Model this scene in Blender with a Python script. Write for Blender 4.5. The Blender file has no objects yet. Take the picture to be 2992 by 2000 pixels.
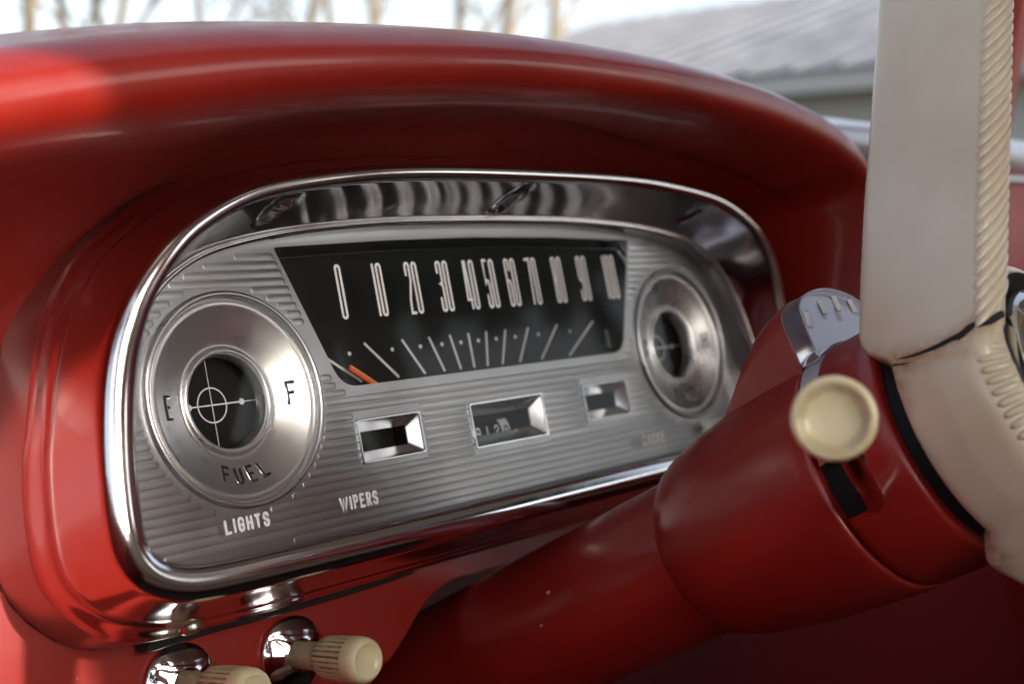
import bpy, bmesh, math, random
from mathutils import Vector, Matrix
from mathutils.geometry import delaunay_2d_cdt
from mathutils.bvhtree import BVHTree
random.seed(7)
scene = bpy.context.scene
R_ = math.radians

# ------------------------------------------------------------------ frames
# Everything on the dashboard is measured in "face" millimetres: x to the passenger side,
# y into the dash, z up along the instrument face, which leans back 14 degrees.
SN, CN = math.sin(R_(14.057)), math.cos(R_(14.057))
H0 = 1.25
def W(x, y, z):
    return Vector((x / 1000, (CN * y + SN * z) / 1000, (-SN * y + CN * z) / 1000 + H0))
def WD(x, y, z):
    return Vector((x, CN * y + SN * z, -SN * y + CN * z))

# ------------------------------------------------------------------ camera
CAMP = (-499.5, -429.0, -35.1)
CR = ((0.6406, -0.7449, -0.1865), (-0.0685, 0.1865, -0.9801), (0.7648, 0.6406, 0.0685))
FPX = 4031.8
cam_d = bpy.data.cameras.new('camera'); cam = bpy.data.objects.new('camera', cam_d)
scene.collection.objects.link(cam); scene.camera = cam
right, down, fwd = WD(*CR[0]), WD(*CR[1]), WD(*CR[2])
M3 = Matrix((right, -down, -fwd)).transposed()
cam.matrix_world = Matrix.Translation(W(*CAMP)) @ M3.to_4x4()
cam_d.sensor_width = 36; cam_d.lens = FPX / 2992 * 36
cam_d.clip_start = 0.02; cam_d.clip_end = 3000
cam_d.dof.use_dof = True; cam_d.dof.focus_distance = 0.548; cam_d.dof.aperture_fstop = 8.0
def ray(u, v):
    a, b = (u - 1496) / FPX, (v - 1000) / FPX
    return [a * CR[0][i] + b * CR[1][i] + CR[2][i] for i in range(3)]
def at_y(u, v, y):
    d = ray(u, v); t = (y - CAMP[1]) / d[1]
    return (CAMP[0] + t * d[0], y, CAMP[2] + t * d[2])
def at_depth(u, v, D):                       # world point D metres in front of the lens plane
    d = WD(*ray(u, v)); return W(*CAMP) + d * D

# ------------------------------------------------------------------ light
SUN_TRAVEL = Vector((-4.0, 63.0, -31.0)).normalized()
world = bpy.data.worlds.new('World'); scene.world = world; world.use_nodes = True
nt = world.node_tree; bg = nt.nodes['Background']
sky = nt.nodes.new('ShaderNodeTexSky'); sky.sky_type = 'NISHITA'; sky.sun_disc = False
sky.sun_elevation = math.asin(-SUN_TRAVEL.z)
sky.sun_rotation = math.atan2(-SUN_TRAVEL.x, -SUN_TRAVEL.y)
sky.air_density = 0.9; sky.dust_density = 3.0; sky.ozone_density = 0.4
hsv = nt.nodes.new('ShaderNodeHueSaturation'); hsv.inputs['Saturation'].default_value = 0.55   # thin high haze
nt.links.new(sky.outputs[0], hsv.inputs['Color']); nt.links.new(hsv.outputs[0], bg.inputs[0]); bg.inputs[1].default_value = 0.15
sun_d = bpy.data.lights.new('sun', 'SUN'); sun = bpy.data.objects.new('sun', sun_d)
scene.collection.objects.link(sun)
sun_d.energy = 2.6; sun_d.angle = R_(0.6); sun_d.color = (1, 0.95, 0.87)
sun.rotation_euler = (-SUN_TRAVEL).to_track_quat('Z', 'Y').to_euler(); sun.location = (0, -5, 6)
vs = scene.view_settings; vs.view_transform = 'Standard'; vs.look = 'None'; vs.gamma = 1; vs.use_curve_mapping = False
vs.exposure = 1.2

# ------------------------------------------------------------------ materials
def mat(name, base, rough=0.5, metal=0.0, coat=0.0, coat_rough=0.05, bump=0.0, bump_scale=400.0,
        rough_var=0.0, spec=0.5, trans=0.0, ior=1.5, var=0.0, var_scale=30.0, aniso=0.0):
    m = bpy.data.materials.new(name); m.use_nodes = True
    N = m.node_tree.nodes; L = m.node_tree.links; p = N['Principled BSDF']
    p.inputs['Base Color'].default_value = (*base, 1); p.inputs['Roughness'].default_value = rough
    p.inputs['Metallic'].default_value = metal; p.inputs['Coat Weight'].default_value = coat
    p.inputs['Coat Roughness'].default_value = coat_rough; p.inputs['Specular IOR Level'].default_value = spec
    p.inputs['Transmission Weight'].default_value = trans; p.inputs['IOR'].default_value = ior
    p.inputs['Anisotropic'].default_value = aniso
    tc = N.new('ShaderNodeTexCoord')
    if bump:
        n = N.new('ShaderNodeTexNoise'); n.inputs['Scale'].default_value = bump_scale; n.inputs['Detail'].default_value = 4
        b = N.new('ShaderNodeBump'); b.inputs['Strength'].default_value = bump; b.inputs['Distance'].default_value = 0.001
        L.new(tc.outputs['Object'], n.inputs['Vector']); L.new(n.outputs[0], b.inputs['Height']); L.new(b.outputs[0], p.inputs['Normal'])
    if rough_var:
        n2 = N.new('ShaderNodeTexNoise'); n2.inputs['Scale'].default_value = 60; n2.inputs['Detail'].default_value = 6
        r = N.new('ShaderNodeMapRange'); r.inputs[1].default_value = 0.3; r.inputs[2].default_value = 0.7
        r.inputs[3].default_value = max(0.01, rough - rough_var); r.inputs[4].default_value = rough + rough_var
        L.new(tc.outputs['Object'], n2.inputs['Vector']); L.new(n2.outputs[0], r.inputs[0]); L.new(r.outputs[0], p.inputs['Roughness'])
    if var:
        n3 = N.new('ShaderNodeTexNoise'); n3.inputs['Scale'].default_value = var_scale; n3.inputs['Detail'].default_value = 5
        cr = N.new('ShaderNodeValToRGB'); e = cr.color_ramp.elements
        e[0].position = 0.3; e[0].color = (*[c * (1 - var) for c in base], 1)
        e[1].position = 0.7; e[1].color = (*[min(1, c * (1 + var)) for c in base], 1)
        L.new(tc.outputs['Object'], n3.inputs['Vector']); L.new(n3.outputs[0], cr.inputs[0]); L.new(cr.outputs[0], p.inputs['Base Color'])
    return m
def add_specks(m, color, scale=900.0, thresh=0.07, keep=0.72):
    """tiny paint chips / dust spots: voronoi cells, only a few of them"""
    N = m.node_tree.nodes; L = m.node_tree.links; p = N['Principled BSDF']
    tc = N.new('ShaderNodeTexCoord')
    v = N.new('ShaderNodeTexVoronoi'); v.inputs['Scale'].default_value = scale
    L.new(tc.outputs['Object'], v.inputs['Vector'])
    lt = N.new('ShaderNodeMath'); lt.operation = 'LESS_THAN'; lt.inputs[1].default_value = thresh
    L.new(v.outputs['Distance'], lt.inputs[0])
    sp = N.new('ShaderNodeSeparateColor'); L.new(v.outputs['Color'], sp.inputs[0])
    gt = N.new('ShaderNodeMath'); gt.operation = 'GREATER_THAN'; gt.inputs[1].default_value = keep
    L.new(sp.outputs[0], gt.inputs[0])
    mu = N.new('ShaderNodeMath'); mu.operation = 'MULTIPLY'; L.new(lt.outputs[0], mu.inputs[0]); L.new(gt.outputs[0], mu.inputs[1])
    mx = N.new('ShaderNodeMix'); mx.data_type = 'RGBA'
    src = p.inputs['Base Color']
    if src.is_linked: L.new(src.links[0].from_socket, mx.inputs[6])
    else: mx.inputs[6].default_value = src.default_value
    mx.inputs[7].default_value = (*color, 1); L.new(mu.outputs[0], mx.inputs[0]); L.new(mx.outputs[2], src)
    return m
M = {}
M['red'] = add_specks(mat('red_paint', (0.27, 0.0115, 0.0058), 0.45, coat=0.5, coat_rough=0.13, rough_var=0.06, bump=0.012, bump_scale=260, var=0.05, var_scale=9), (0.45, 0.36, 0.36), 170, 0.045, 0.90)
M['red_shroud'] = add_specks(mat('red_shroud_paint', (0.265, 0.0115, 0.0075), 0.42, coat=0.5, coat_rough=0.2, rough_var=0.08, bump=0.05, bump_scale=1500, var=0.06, var_scale=20), (0.05, 0.012, 0.012), 420, 0.06, 0.93)
M['bezel'] = add_specks(mat('satin_aluminium', (0.70, 0.69, 0.71), 0.13, 1.0, bump=0.012, bump_scale=900, rough_var=0.04), (0.95, 0.95, 0.95), 300, 0.05, 0.86)
M['brow'] = M['bezel']
M['face'] = mat('brushed_face_plate', (0.45, 0.45, 0.46), 0.36, 1.0, rough_var=0.04)
M['dish'] = mat('spun_gauge_metal', (0.76, 0.76, 0.77), 0.29, 1.0, rough_var=0.03)
M['chrome'] = mat('chrome', (0.80, 0.80, 0.82), 0.06, 1.0, rough_var=0.03)
M['bright'] = mat('bright_bevel', (0.72, 0.72, 0.73), 0.16, 1.0)
M['black'] = mat('black_dial', (0.009, 0.010, 0.010), 0.5, spec=0.15)
M['dark'] = mat('dark_cavity', (0.008, 0.007, 0.007), 0.7)
M['rubber'] = mat('black_rubber', (0.02, 0.018, 0.017), 0.55, bump=0.2, bump_scale=700)
M['print'] = mat('white_print', (0.88, 0.88, 0.88), 0.6)
M['printg'] = mat('grey_white_print', (0.86, 0.86, 0.86), 0.6)
M['inlay'] = mat('black_inlay', (0.02, 0.02, 0.022), 0.4)
M['orange'] = mat('orange_needle', (0.85, 0.10, 0.015), 0.45)
M['orange_edge'] = mat('orange_needle_edge', (0.85, 0.32, 0.09), 0.45)
M['clear'] = mat('clear_plastic', (0.84, 0.87, 0.94), 0.10, trans=0.93, ior=1.42)
M['trim'] = mat('trim_moulding', (0.75, 0.75, 0.78), 0.25, 1.0)
M['steel'] = mat('screw_steel', (0.45, 0.44, 0.42), 0.28, 1.0, rough_var=0.08)
M['wheelblack'] = mat('grimy_black_metal', (0.05, 0.05, 0.052), 0.32, 0.6, bump=0.3, bump_scale=900)
M['gap'] = mat('gap_black', (0.006, 0.005, 0.006), 0.8)
M['lever'] = mat('lever_steel', (0.55, 0.50, 0.48), 0.12, 1.0)

def cream(name, base, dirt, rough=0.32):
    m = mat(name, base, rough, coat=0.25, coat_rough=0.2, bump=0.02, bump_scale=300)
    N = m.node_tree.nodes; L = m.node_tree.links; p = N['Principled BSDF']
    p.inputs['Subsurface Weight'].default_value = 0.15; p.inputs['Subsurface Radius'].default_value = (0.003, 0.002, 0.001)
    p.inputs['Subsurface Scale'].default_value = 0.5
    at = N.new('ShaderNodeAttribute'); at.attribute_name = 'dirt'
    tc = N.new('ShaderNodeTexCoord')
    n = N.new('ShaderNodeTexNoise'); n.inputs['Scale'].default_value = 210; n.inputs['Detail'].default_value = 6; n.inputs['Roughness'].default_value = 0.65
    L.new(tc.outputs['Object'], n.inputs['Vector'])
    r = N.new('ShaderNodeMapRange'); r.inputs[1].default_value = 0.30; r.inputs[2].default_value = 0.52
    L.new(n.outputs[0], r.inputs[0])
    ml = N.new('ShaderNodeMath'); ml.operation = 'MULTIPLY'; L.new(at.outputs['Fac'], ml.inputs[0]); L.new(r.outputs[0], ml.inputs[1])
    n2 = N.new('ShaderNodeTexNoise'); n2.inputs['Scale'].default_value = 14; n2.inputs['Detail'].default_value = 5
    L.new(tc.outputs['Object'], n2.inputs['Vector'])
    cr = N.new('ShaderNodeValToRGB'); e = cr.color_ramp.elements
    e[0].position = 0.32; e[0].color = (base[0] * .86, base[1] * .81, base[2] * .74, 1); e[1].position = 0.62; e[1].color = (*[min(1, c * 1.03) for c in base], 1)
    L.new(n2.outputs[0], cr.inputs[0])
    mx = N.new('ShaderNodeMix'); mx.data_type = 'RGBA'; L.new(cr.outputs[0], mx.inputs[6]); mx.inputs[7].default_value = (*dirt, 1)
    L.new(ml.outputs[0], mx.inputs[0]); L.new(mx.outputs[2], p.inputs['Base Color'])
    return m
M['cream'] = add_specks(cream('cream_wheel_plastic', (0.69, 0.625, 0.50), (0.33, 0.16, 0.045)), (0.16, 0.09, 0.04), 260, 0.045, 0.86)
M['ivory'] = cream('ivory_knob_plastic', (0.74, 0.67, 0.43), (0.15, 0.075, 0.025), 0.28)

# lens pane: transmits straight through and mirrors by fresnel
m = bpy.data.materials.new('clear_lens'); m.use_nodes = True
N, L = m.node_tree.nodes, m.node_tree.links; N.remove(N['Principled BSDF'])
fr = N.new('ShaderNodeFresnel'); fr.inputs[0].default_value = 1.24
tr = N.new('ShaderNodeBsdfTransparent'); tr.inputs[0].default_value = (0.96, 0.965, 0.96, 1)
gl = N.new('ShaderNodeBsdfGlossy'); gl.inputs['Roughness'].default_value = 0.05
mx = N.new('ShaderNodeMixShader'); L.new(fr.outputs[0], mx.inputs[0]); L.new(tr.outputs[0], mx.inputs[1]); L.new(gl.outputs[0], mx.inputs[2])
L.new(mx.outputs[0], N['Material Output'].inputs[0]); M['lens'] = m

# ------------------------------------------------------------------ builders
COL = scene.collection
def tag(o, label=None, cat=None, group=None, kind=None):
    if label: o['label'] = label
    if cat: o['category'] = cat
    if group: o['group'] = group
    if kind: o['kind'] = kind
    return o
def root(name, p, label, cat, group=None):
    o = bpy.data.objects.new(name, None); o.empty_display_size = 0.02; o.location = W(*p) if not isinstance(p, Vector) else p
    COL.objects.link(o); return tag(o, label, cat, group)
def base_of(o):
    loc = Vector((0, 0, 0))
    while o: loc += o.location; o = o.parent
    return loc
def mesh_obj(name, verts, faces, m, parent=None, smooth=40, world_space=False, mats=None, fmat=None):
    """verts in face millimetres (or world metres)"""
    me = bpy.data.meshes.new(name); off = base_of(parent)
    vv = [(Vector(v) if world_space else W(*v)) - off for v in verts]
    me.from_pydata(vv, [], faces)
    me.materials.append(m)
    if mats:
        for q in mats: me.materials.append(q)
        for i, k in enumerate(fmat): me.polygons[i].material_index = k
    bm = bmesh.new(); bm.from_mesh(me); bmesh.ops.recalc_face_normals(bm, faces=bm.faces); bm.to_mesh(me); bm.free()
    if smooth:
        me.shade_smooth(); me.set_sharp_from_angle(angle=R_(smooth))
    o = bpy.data.objects.new(name, me); COL.objects.link(o)
    if parent: o.parent = parent
    return o
class MB:
    def __init__(s): s.v = []; s.f = []
    def add(s, v, f):
        b = len(s.v); s.v += v; s.f += [[i + b for i in q] for q in f]
    def build(s, name, m, parent=None, smooth=40, world_space=False): return mesh_obj(name, s.v, s.f, m, parent, smooth, world_space)
def grid(rows, closed_u=False, closed_v=False):
    """rows: list of equally long point lists"""
    nu, nv = len(rows), len(rows[0]); v = [p for r in rows for p in r]; f = []
    for i in range(nu if closed_u else nu - 1):
        for j in range(nv if closed_v else nv - 1):
            a, b = i, (i + 1) % nu; c, d = j, (j + 1) % nv
            f.append([a * nv + c, a * nv + d, b * nv + d, b * nv + c])
    return v, f
def vadd(a, b, k=1.0): return tuple(a[i] + k * b[i] for i in range(3))
def vsub(a, b): return tuple(a[i] - b[i] for i in range(3))
def vdot(a, b): return sum(a[i] * b[i] for i in range(3))
def vlen(a): return math.sqrt(vdot(a, a))
def vnorm(a): l = vlen(a) or 1; return tuple(c / l for c in a)
def vcross(a, b): return (a[1] * b[2] - a[2] * b[1], a[2] * b[0] - a[0] * b[2], a[0] * b[1] - a[1] * b[0])
def lathe(profile, c, axis, n=64, cap_start=False, cap_end=False, e1=None, rfun=None):
    """profile [(h, r)] along axis from c"""
    axis = vnorm(axis)
    if e1 is None: e1 = vnorm(vcross(axis, (0, 0, 1) if abs(axis[2]) < 0.9 else (1, 0, 0)))
    e2 = vcross(axis, e1); rows = []
    for h, r in profile:
        row = []
        for k in range(n):
            a = 2 * math.pi * k / n; rr = rfun(h, r, a) if rfun else r
            row.append(tuple(c[i] + axis[i] * h + rr * (math.cos(a) * e1[i] + math.sin(a) * e2[i]) for i in range(3)))
        rows.append(row)
    v, f = grid(rows, closed_v=True)
    if cap_start: f.append(list(range(n)))
    if cap_end: f.append(list(range(len(v) - n, len(v))))
    return v, f
def tube(pts, r, nrm=None, flat=1.0, n=8, closed=False, rend=None):
    """round bar along a polyline; with nrm it is flattened to r*flat in that direction"""
    rows = []; k = len(pts)
    for i, p in enumerate(pts):
        a = pts[(i - 1) % k] if (i or closed) else pts[0]; b = pts[(i + 1) % k] if (i < k - 1 or closed) else pts[-1]
        d0 = vnorm(vsub(p, a)) if p != a else None; d1 = vnorm(vsub(b, p)) if p != b else None
        t = vnorm(vadd(d0 or d1, d1 or d0)); mit = 1.0
        if d0 and d1: mit = min(2.0, 1 / max(0.35, math.sqrt(max(0, (1 + vdot(d0, d1)) / 2))))
        up = nrm or ((0, 0, 1) if abs(t[2]) < 0.9 else (1, 0, 0))
        s = vnorm(vcross(t, up)); u = vnorm(vcross(s, t)); rr = r if not rend else r * rend[i]
        rows.append([tuple(p[q] + rr * mit * math.cos(2 * math.pi * j / n) * s[q] + rr * flat * math.sin(2 * math.pi * j / n) * u[q] for q in range(3)) for j in range(n)])
    v, f = grid(rows, closed_u=closed, closed_v=True)
    if not closed:
        f.append(list(range(n))); f.append(list(range(len(v) - n, len(v))))
    return v, f
def box(c, hx, hy, hz, ax=None):
    ax = ax or ((1, 0, 0), (0, 1, 0), (0, 0, 1)); v = []
    for sx in (-1, 1):
        for sy in (-1, 1):
            for sz in (-1, 1):
                v.append(tuple(c[i] + sx * hx * ax[0][i] + sy * hy * ax[1][i] + sz * hz * ax[2][i] for i in range(3)))
    return v, [[0, 1, 3, 2], [4, 6, 7, 5], [0, 4, 5, 1], [2, 3, 7, 6], [0, 2, 6, 4], [1, 5, 7, 3]]
def bevel_mod(o, w, seg=3, ang=30):
    b = o.modifiers.new('bevel', 'BEVEL'); b.width = w; b.segments = seg; b.limit_method = 'ANGLE'; b.angle_limit = R_(ang); b.harden_normals = False
    return o
def interp(tab, x):
    if x <= tab[0][0]: return tab[0][1]
    for (a, b), (c, d) in zip(tab, tab[1:]):
        if x <= c: return b + (d - b) * (x - a) / (c - a)
    return tab[-1][1]
def smooth_poly(pts, sub=6, closed=False):
    """Catmull-Rom through points"""
    out = []; n = len(pts)
    for i in range(n if closed else n - 1):
        p0 = pts[(i - 1) % n] if closed or i else pts[0]; p1 = pts[i]; p2 = pts[(i + 1) % n]; p3 = pts[(i + 2) % n] if closed or i < n - 2 else pts[-1]
        for k in range(sub):
            t = k / sub
            out.append(tuple(0.5 * (2 * p1[q] + (p2[q] - p0[q]) * t + (2 * p0[q] - 5 * p1[q] + 4 * p2[q] - p3[q]) * t * t + (3 * p1[q] - p0[q] - 3 * p2[q] + p3[q]) * t ** 3) for q in range(len(p1))))
    if not closed: out.append(tuple(pts[-1]))
    return out

# stroke lettering -----------------------------------------------------------
def arc(cx, cz, rx, rz, a0, a1, n=8):
    return [(cx + rx * math.cos(R_(a0 + (a1 - a0) * k / n)), cz + rz * math.sin(R_(a0 + (a1 - a0) * k / n))) for k in range(n + 1)]
def digit(ch, w, h):
    r = w / 2
    top = lambda a0, a1: arc(r, h - r, r, r, a0, a1)
    bot = lambda a0, a1: arc(r, r, r, r, a0, a1)
    if ch == '0': return [(top(180, 0) + bot(0, -180), True)]
    if ch == '1': return [([(r, h), (r, 0)], False)]
    if ch == '2': return [([(0, h * .76)] + top(180, 0) + [(w, h * .66), (w * .55, h * .45), (w * .1, h * .24), (0, 0), (w, 0)], False)]
    if ch == '3': return [([(0, h * .78)] + top(180, 0) + [(w, h * .62), (w * .9, h * .57), (w * .35, h * .55), (w * .9, h * .53), (w, h * .48)] + bot(0, -180) + [(0, h * .26)], False)]
    if ch == '4': return [([(w * .25, h), (0, h * .19), (w * 1.2, h * .19)], False), ([(w * .62, h), (w, 0)], False)]
    if ch == '5': return [([(w * .95, h), (0, h), (0, h * .5), (w * .35, h * .575), (w * .75, h * .56), (w, h * .5)] + bot(0, -180) + [(0, h * .26)], False)]
    if ch == '6': return [([(w, h * .77)] + top(0, 180) + bot(180, 360) + [(w, h * .47), (w * .7, h * .54), (0, h * .54)], False)]
    if ch == '7': return [([(-w * .3, h - .3), (w, h), (w * .55, 0)], False)]
    if ch == '8': return [(arc(r, h - r, r, r, 180, 0) + [(w * .85, h * .54), (w * .15, h * .54)], True), (arc(r, r, r, r, 0, -180) + [(w * .12, h * .51), (w * .88, h * .51)], True)]
    if ch == '9': return [([(0, h * .23)] + bot(180, 360) + top(0, 180) + [(0, h * .53), (w * .3, h * .46), (w, h * .46)], False)]
def letter(ch, w, h):
    r = w / 2
    D = {'L': [([(0, h), (0, 0), (w, 0)], 0)], 'I': [([(r, h), (r, 0)], 0)],
         'G': [([(w, h * .74)] + arc(r, h - r, r, r, 0, 180) + arc(r, r, r, r, 180, 360) + [(w, h * .48), (r, h * .48)], 0)],
         'H': [([(0, h), (0, 0)], 0), ([(w, h), (w, 0)], 0), ([(0, h * .52), (w, h * .52)], 0)],
         'T': [([(0, h), (w, h)], 0), ([(r, h), (r, 0)], 0)],
         'S': [([(w, h * .76)] + arc(r, h - r, r, r, 0, 180) + [(0, h * .66), (w, h * .36)] + arc(r, r, r, r, 0, -180) + [(0, h * .24)], 0)],
         'W': [([(0, h), (w * .28, 0), (w * .5, h * .9), (w * .72, 0), (w, h)], 0)],
         'P': [([(0, 0), (0, h), (r, h)] + arc(w * .55, h * .76, w * .45, h * .24, 90, -90) + [(0, h * .52)], 0)],
         'E': [([(w, h), (0, h), (0, 0), (w, 0)], 0), ([(0, h * .52), (w * .8, h * .52)], 0)],
         'R': [([(0, 0), (0, h), (r, h)] + arc(w * .55, h * .76, w * .45, h * .24, 90, -90) + [(0, h * .52)], 0), ([(w * .45, h * .52), (w, 0)], 0)],
         'F': [([(w, h), (0, h), (0, 0)], 0), ([(0, h * .52), (w * .8, h * .52)], 0)],
         'U': [([(0, h)] + arc(r, r, r, r, 180, 360) + [(w, h)], 0)],
         'C': [([(w, h * .74)] + arc(r, h - r, r, r, 0, 180) + arc(r, r, r, r, 180, 360) + [(w, h * .26)], 0)],
         'O': [(arc(r, h - r, r, r, 180, 0) + arc(r, r, r, r, 0, -180), 1)],
         'K': [([(0, h), (0, 0)], 0), ([(w, h), (0, h * .45)], 0), ([(w * .3, h * .62), (w, 0)], 0)],
         'M': [([(0, 0), (0, h), (r, h * .25), (w, h), (w, 0)], 0)]}
    return [(p, bool(c)) for p, c in D[ch]]
def strokes(shape, fn, sw, nrm, flat, mb, n=8):
    for pts, closed in shape:
        P = [fn(*p) for p in pts]; Q = [P[0]]
        for p in P[1:]:
            if vlen(vsub(p, Q[-1])) > 0.02: Q.append(p)
        if closed and vlen(vsub(Q[0], Q[-1])) < 0.02: Q.pop()
        if not closed:                                   # rounded tips
            a = vnorm(vsub(Q[0], Q[1])); b = vnorm(vsub(Q[-1], Q[-2]))
            Q = [vadd(Q[0], a, sw * .35)] + Q + [vadd(Q[-1], b, sw * .35)]
            re = [0.45] + [1] * (len(Q) - 2) + [0.45]
            mb.add(*tube(Q, sw / 2, nrm, flat, n, False, re))
        else: mb.add(*tube(Q, sw / 2, nrm, flat, n, True))

# ================================================================== instrument cluster
CL = root('instrument_cluster', (0, 22, -82), 'wide satin aluminium instrument cluster with speedometer between two round gauges', 'gauge cluster')
NA = 520
def half(pts):                               # mirrored closed outline from (x,z,y) half, starting at top
    sm = smooth_poly(pts, 5)
    return sm, [(-a, b, c) for a, b, c in reversed(sm)]
def outline(pts, n=NA):
    a, b = half(pts); P = a + b[1:-1] if abs(a[0][0]) < 1e-6 else a + b
    polar = []
    for x, z, y in P: polar.append((math.atan2(x / 3.0, z + 3), x, z, y))
    polar.sort(); polar = [(polar[-1][0] - 2 * math.pi, *polar[-1][1:])] + polar + [(polar[0][0] + 2 * math.pi, *polar[0][1:])]
    out = []; j = 0
    for k in range(n):
        t = -math.pi + 2 * math.pi * (k + 0.5) / n
        while polar[j + 1][0] < t: j += 1
        a, b = polar[j], polar[j + 1]; u = (t - a[0]) / ((b[0] - a[0]) or 1)
        out.append(tuple(a[i] + (b[i] - a[i]) * u for i in (1, 2, 3)))
    return out                               # (x, z, y)
LIP = outline([(0, 85, -42), (40, 84.8, -42), (80, 83.8, -42), (110, 81.8, -42), (147, 77.3, -42), (170, 72, -42), (191, 63, -41.5), (205, 54, -40.5), (217, 42, -38), (224, 32, -36), (229, 21, -33.5), (232.5, 8, -31.5), (235, -8, -30), (236.6, -25, -29), (237, -42, -28.5), (235, -52, -28), (229, -60.5, -28), (219, -66, -28), (204, -68.8, -28), (170, -69.6, -28), (90, -70, -28), (0, -70, -28)])
BEAD = outline([(0, 68, -11), (60, 67.3, -11), (100, 65.3, -11), (130, 62.5, -11), (155, 58.5, -11), (172, 54, -11), (187, 46.5, -11), (197, 38, -11), (206, 24, -11), (212, 10, -11), (216, -5, -11), (219, -20, -11), (220, -38, -11), (218, -48, -11), (211, -55.5, -11), (198, -60.3, -11), (170, -62, -11), (90, -62.8, -11), (0, -63, -11)])
FRT = outline([(0, 106, 8), (50, 105, 10), (90, 102.3, 12), (120, 98.8, 15), (145, 94, 18), (165, 87, 20), (182, 77, 20), (197, 67, 20), (210, 56, 20), (222, 39, 20), (229.5, 19.4, 20), (235.5, -2, 20), (238.5, -12, 20), (241, -30, 20), (241, -49, 20), (236, -62, 20), (224, -74.5, 20), (213, -80.2, 20), (198, -83, 20), (178, -83.6, 20), (148, -84, 20), (99, -83.8, 20), (0, -83.6, 20)])
def lerp3(a, b, t, ty): return (a[0] + (b[0] - a[0]) * t, a[1] + (b[1] - a[1]) * t, a[2] + (b[2] - a[2]) * ty)
def inset(ring, d, y=None, dy=0):            # move towards the middle by d mm along the outline normal
    n = len(ring); out = []
    for i in range(n):
        a, b = ring[i - 2], ring[(i + 2) % n]; tx, tz = b[0] - a[0], b[1] - a[1]; l = math.hypot(tx, tz) or 1
        nx, nz = -tz / l, tx / l
        if nx * ring[i][0] / 9 + nz * (ring[i][1] + 3) > 0: nx, nz = -nx, -nz
        out.append((ring[i][0] + nx * d, ring[i][1] + nz * d, (ring[i][2] if y is None else y) + dy))
    return out
SCREWS = [(-147.5, 66.2), (0.3, 71.9), (150.5, 66.0)]
rings = [inset(FRT, -3.0, 47), inset(FRT, -2.6, 36), inset(FRT, -2.0, None, 6), inset(FRT, -1.4, None, 1.5), inset(FRT, -0.4, None, -0.4)]
def offset_by(ring, ds, y):                  # per-point inward offset ds and absolute depth y
    full = inset(ring, 1.0)
    return [(p[0] + (f[0] - p[0]) * d, p[1] + (f[1] - p[1]) * d, yy) for p, f, d, yy in zip(ring, full, ds, y)]
def kz(z): k = min(1, max(0, (z - 5) / 65)); return k * k * (3 - 2 * k)
RHO = [7.2 + (3.9 - 7.2) * kz(p[1]) for p in LIP]; INS = [4.6 + (1.2 - 4.6) * kz(p[1]) for p in LIP]; LY = [p[2] for p in LIP]
B0 = offset_by(LIP, [a - r for a, r in zip(INS, RHO)], [y + r for y, r in zip(LY, RHO)])
for t, off_ in ((.05, -.2), (.12, -.35), (.19, -.4), (.25, -.1), (.28, .8), (.31, .9), (.34, .1), (.38, -.7), (.44, -.75), (.52, -.7), (.60, -.6), (.68, -.5), (.76, -.4), (.84, -.25), (.92, -.1)):
    rings.append(inset([lerp3(a, b, t, t) for a, b in zip(FRT, B0)], off_))
for ph_ in range(0, 151, 12):
    c_, s_ = math.cos(R_(ph_)), math.sin(R_(ph_)); rings.append(offset_by(LIP, [a - r * c_ for a, r in zip(INS, RHO)], [y + r - r * s_ for y, r in zip(LY, RHO)]))
INNER = len(rings) + 1; I0 = rings[-1]; I1 = inset(BEAD, -2.2, None, -0.7)
for q in range(1, 15):
    t = q / 15; rings.append([lerp3(a, b, t, t + .10 * math.sin(math.pi * t)) for a, b in zip(I0, I1)])
rings += [inset(BEAD, -2.2, None, -0.7), inset(BEAD, -1.5, None, -1.3), inset(BEAD, -0.6, None, -1.3), inset(BEAD, 0.1, None, -0.6), inset(BEAD, 0.4, None, 0.8), inset(BEAD, 0.5, 1.2)]
rows = []
for ri, ring in enumerate(rings):
    row = []
    for x, z, y in ring:
        if ri >= INNER and ri < len(rings) - 6 and z > 40:        # drilled pockets above the three lens screws
            for sx, sz in SCREWS:
                # pocket runs up and to the right of the screw
                u = (x - sx - 2.2) * 0.80 + (z - sz - 4.0) * 0.60; v = -(x - sx - 2.2) * 0.60 + (z - sz - 4.0) * 0.80
                q = (u / 6.2) ** 2 + (v / 3.9) ** 2
                if q < 1:
                    k = math.sqrt(1 - q) * 2.6; y += k * 1.0; z += k * 0.55
        row.append((x, y, z))
    rows.append(row)
bz = mesh_obj('bezel', *grid(rows[3:], closed_v=True), M['bezel'], CL, 60)
mesh_obj('bezel_flange', *grid(rows[:4], closed_v=True), mat('dull_aluminium', (.52, .50, .50), .34, 1.0, rough_var=.06), CL, 60)
# wall of the bezel has no open back: close with the face plate behind
for i, (sx, sz) in enumerate(SCREWS):
    mb = MB(); c = (sx + 0.0, -14.6, sz + 1.9); ax = (0.10, -0.93, -0.35)
    mb.add(*lathe([(-1, 3.4), (0, 3.4), (0.9, 3.0), (1.4, 2.1), (1.5, 1.2), (0.6, 0.5), (0.4, 0.01)], c, ax, 20))
    so = mb.build('lens_screw', M['steel'], bz)
    mb = MB(); a = vnorm(ax); s1 = vnorm(vcross(a, (0, 0, 1))); s2 = vcross(a, s1)
    mb.add(*box(vadd(c, a, 1.45), 1.9, .35, .12, (s1, s2, a))); mb.add(*box(vadd(c, a, 1.43), .35, 1.9, .12, (s1, s2, a)))
    mb.build('screw_slot', M['dark'], bz, 0)

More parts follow.
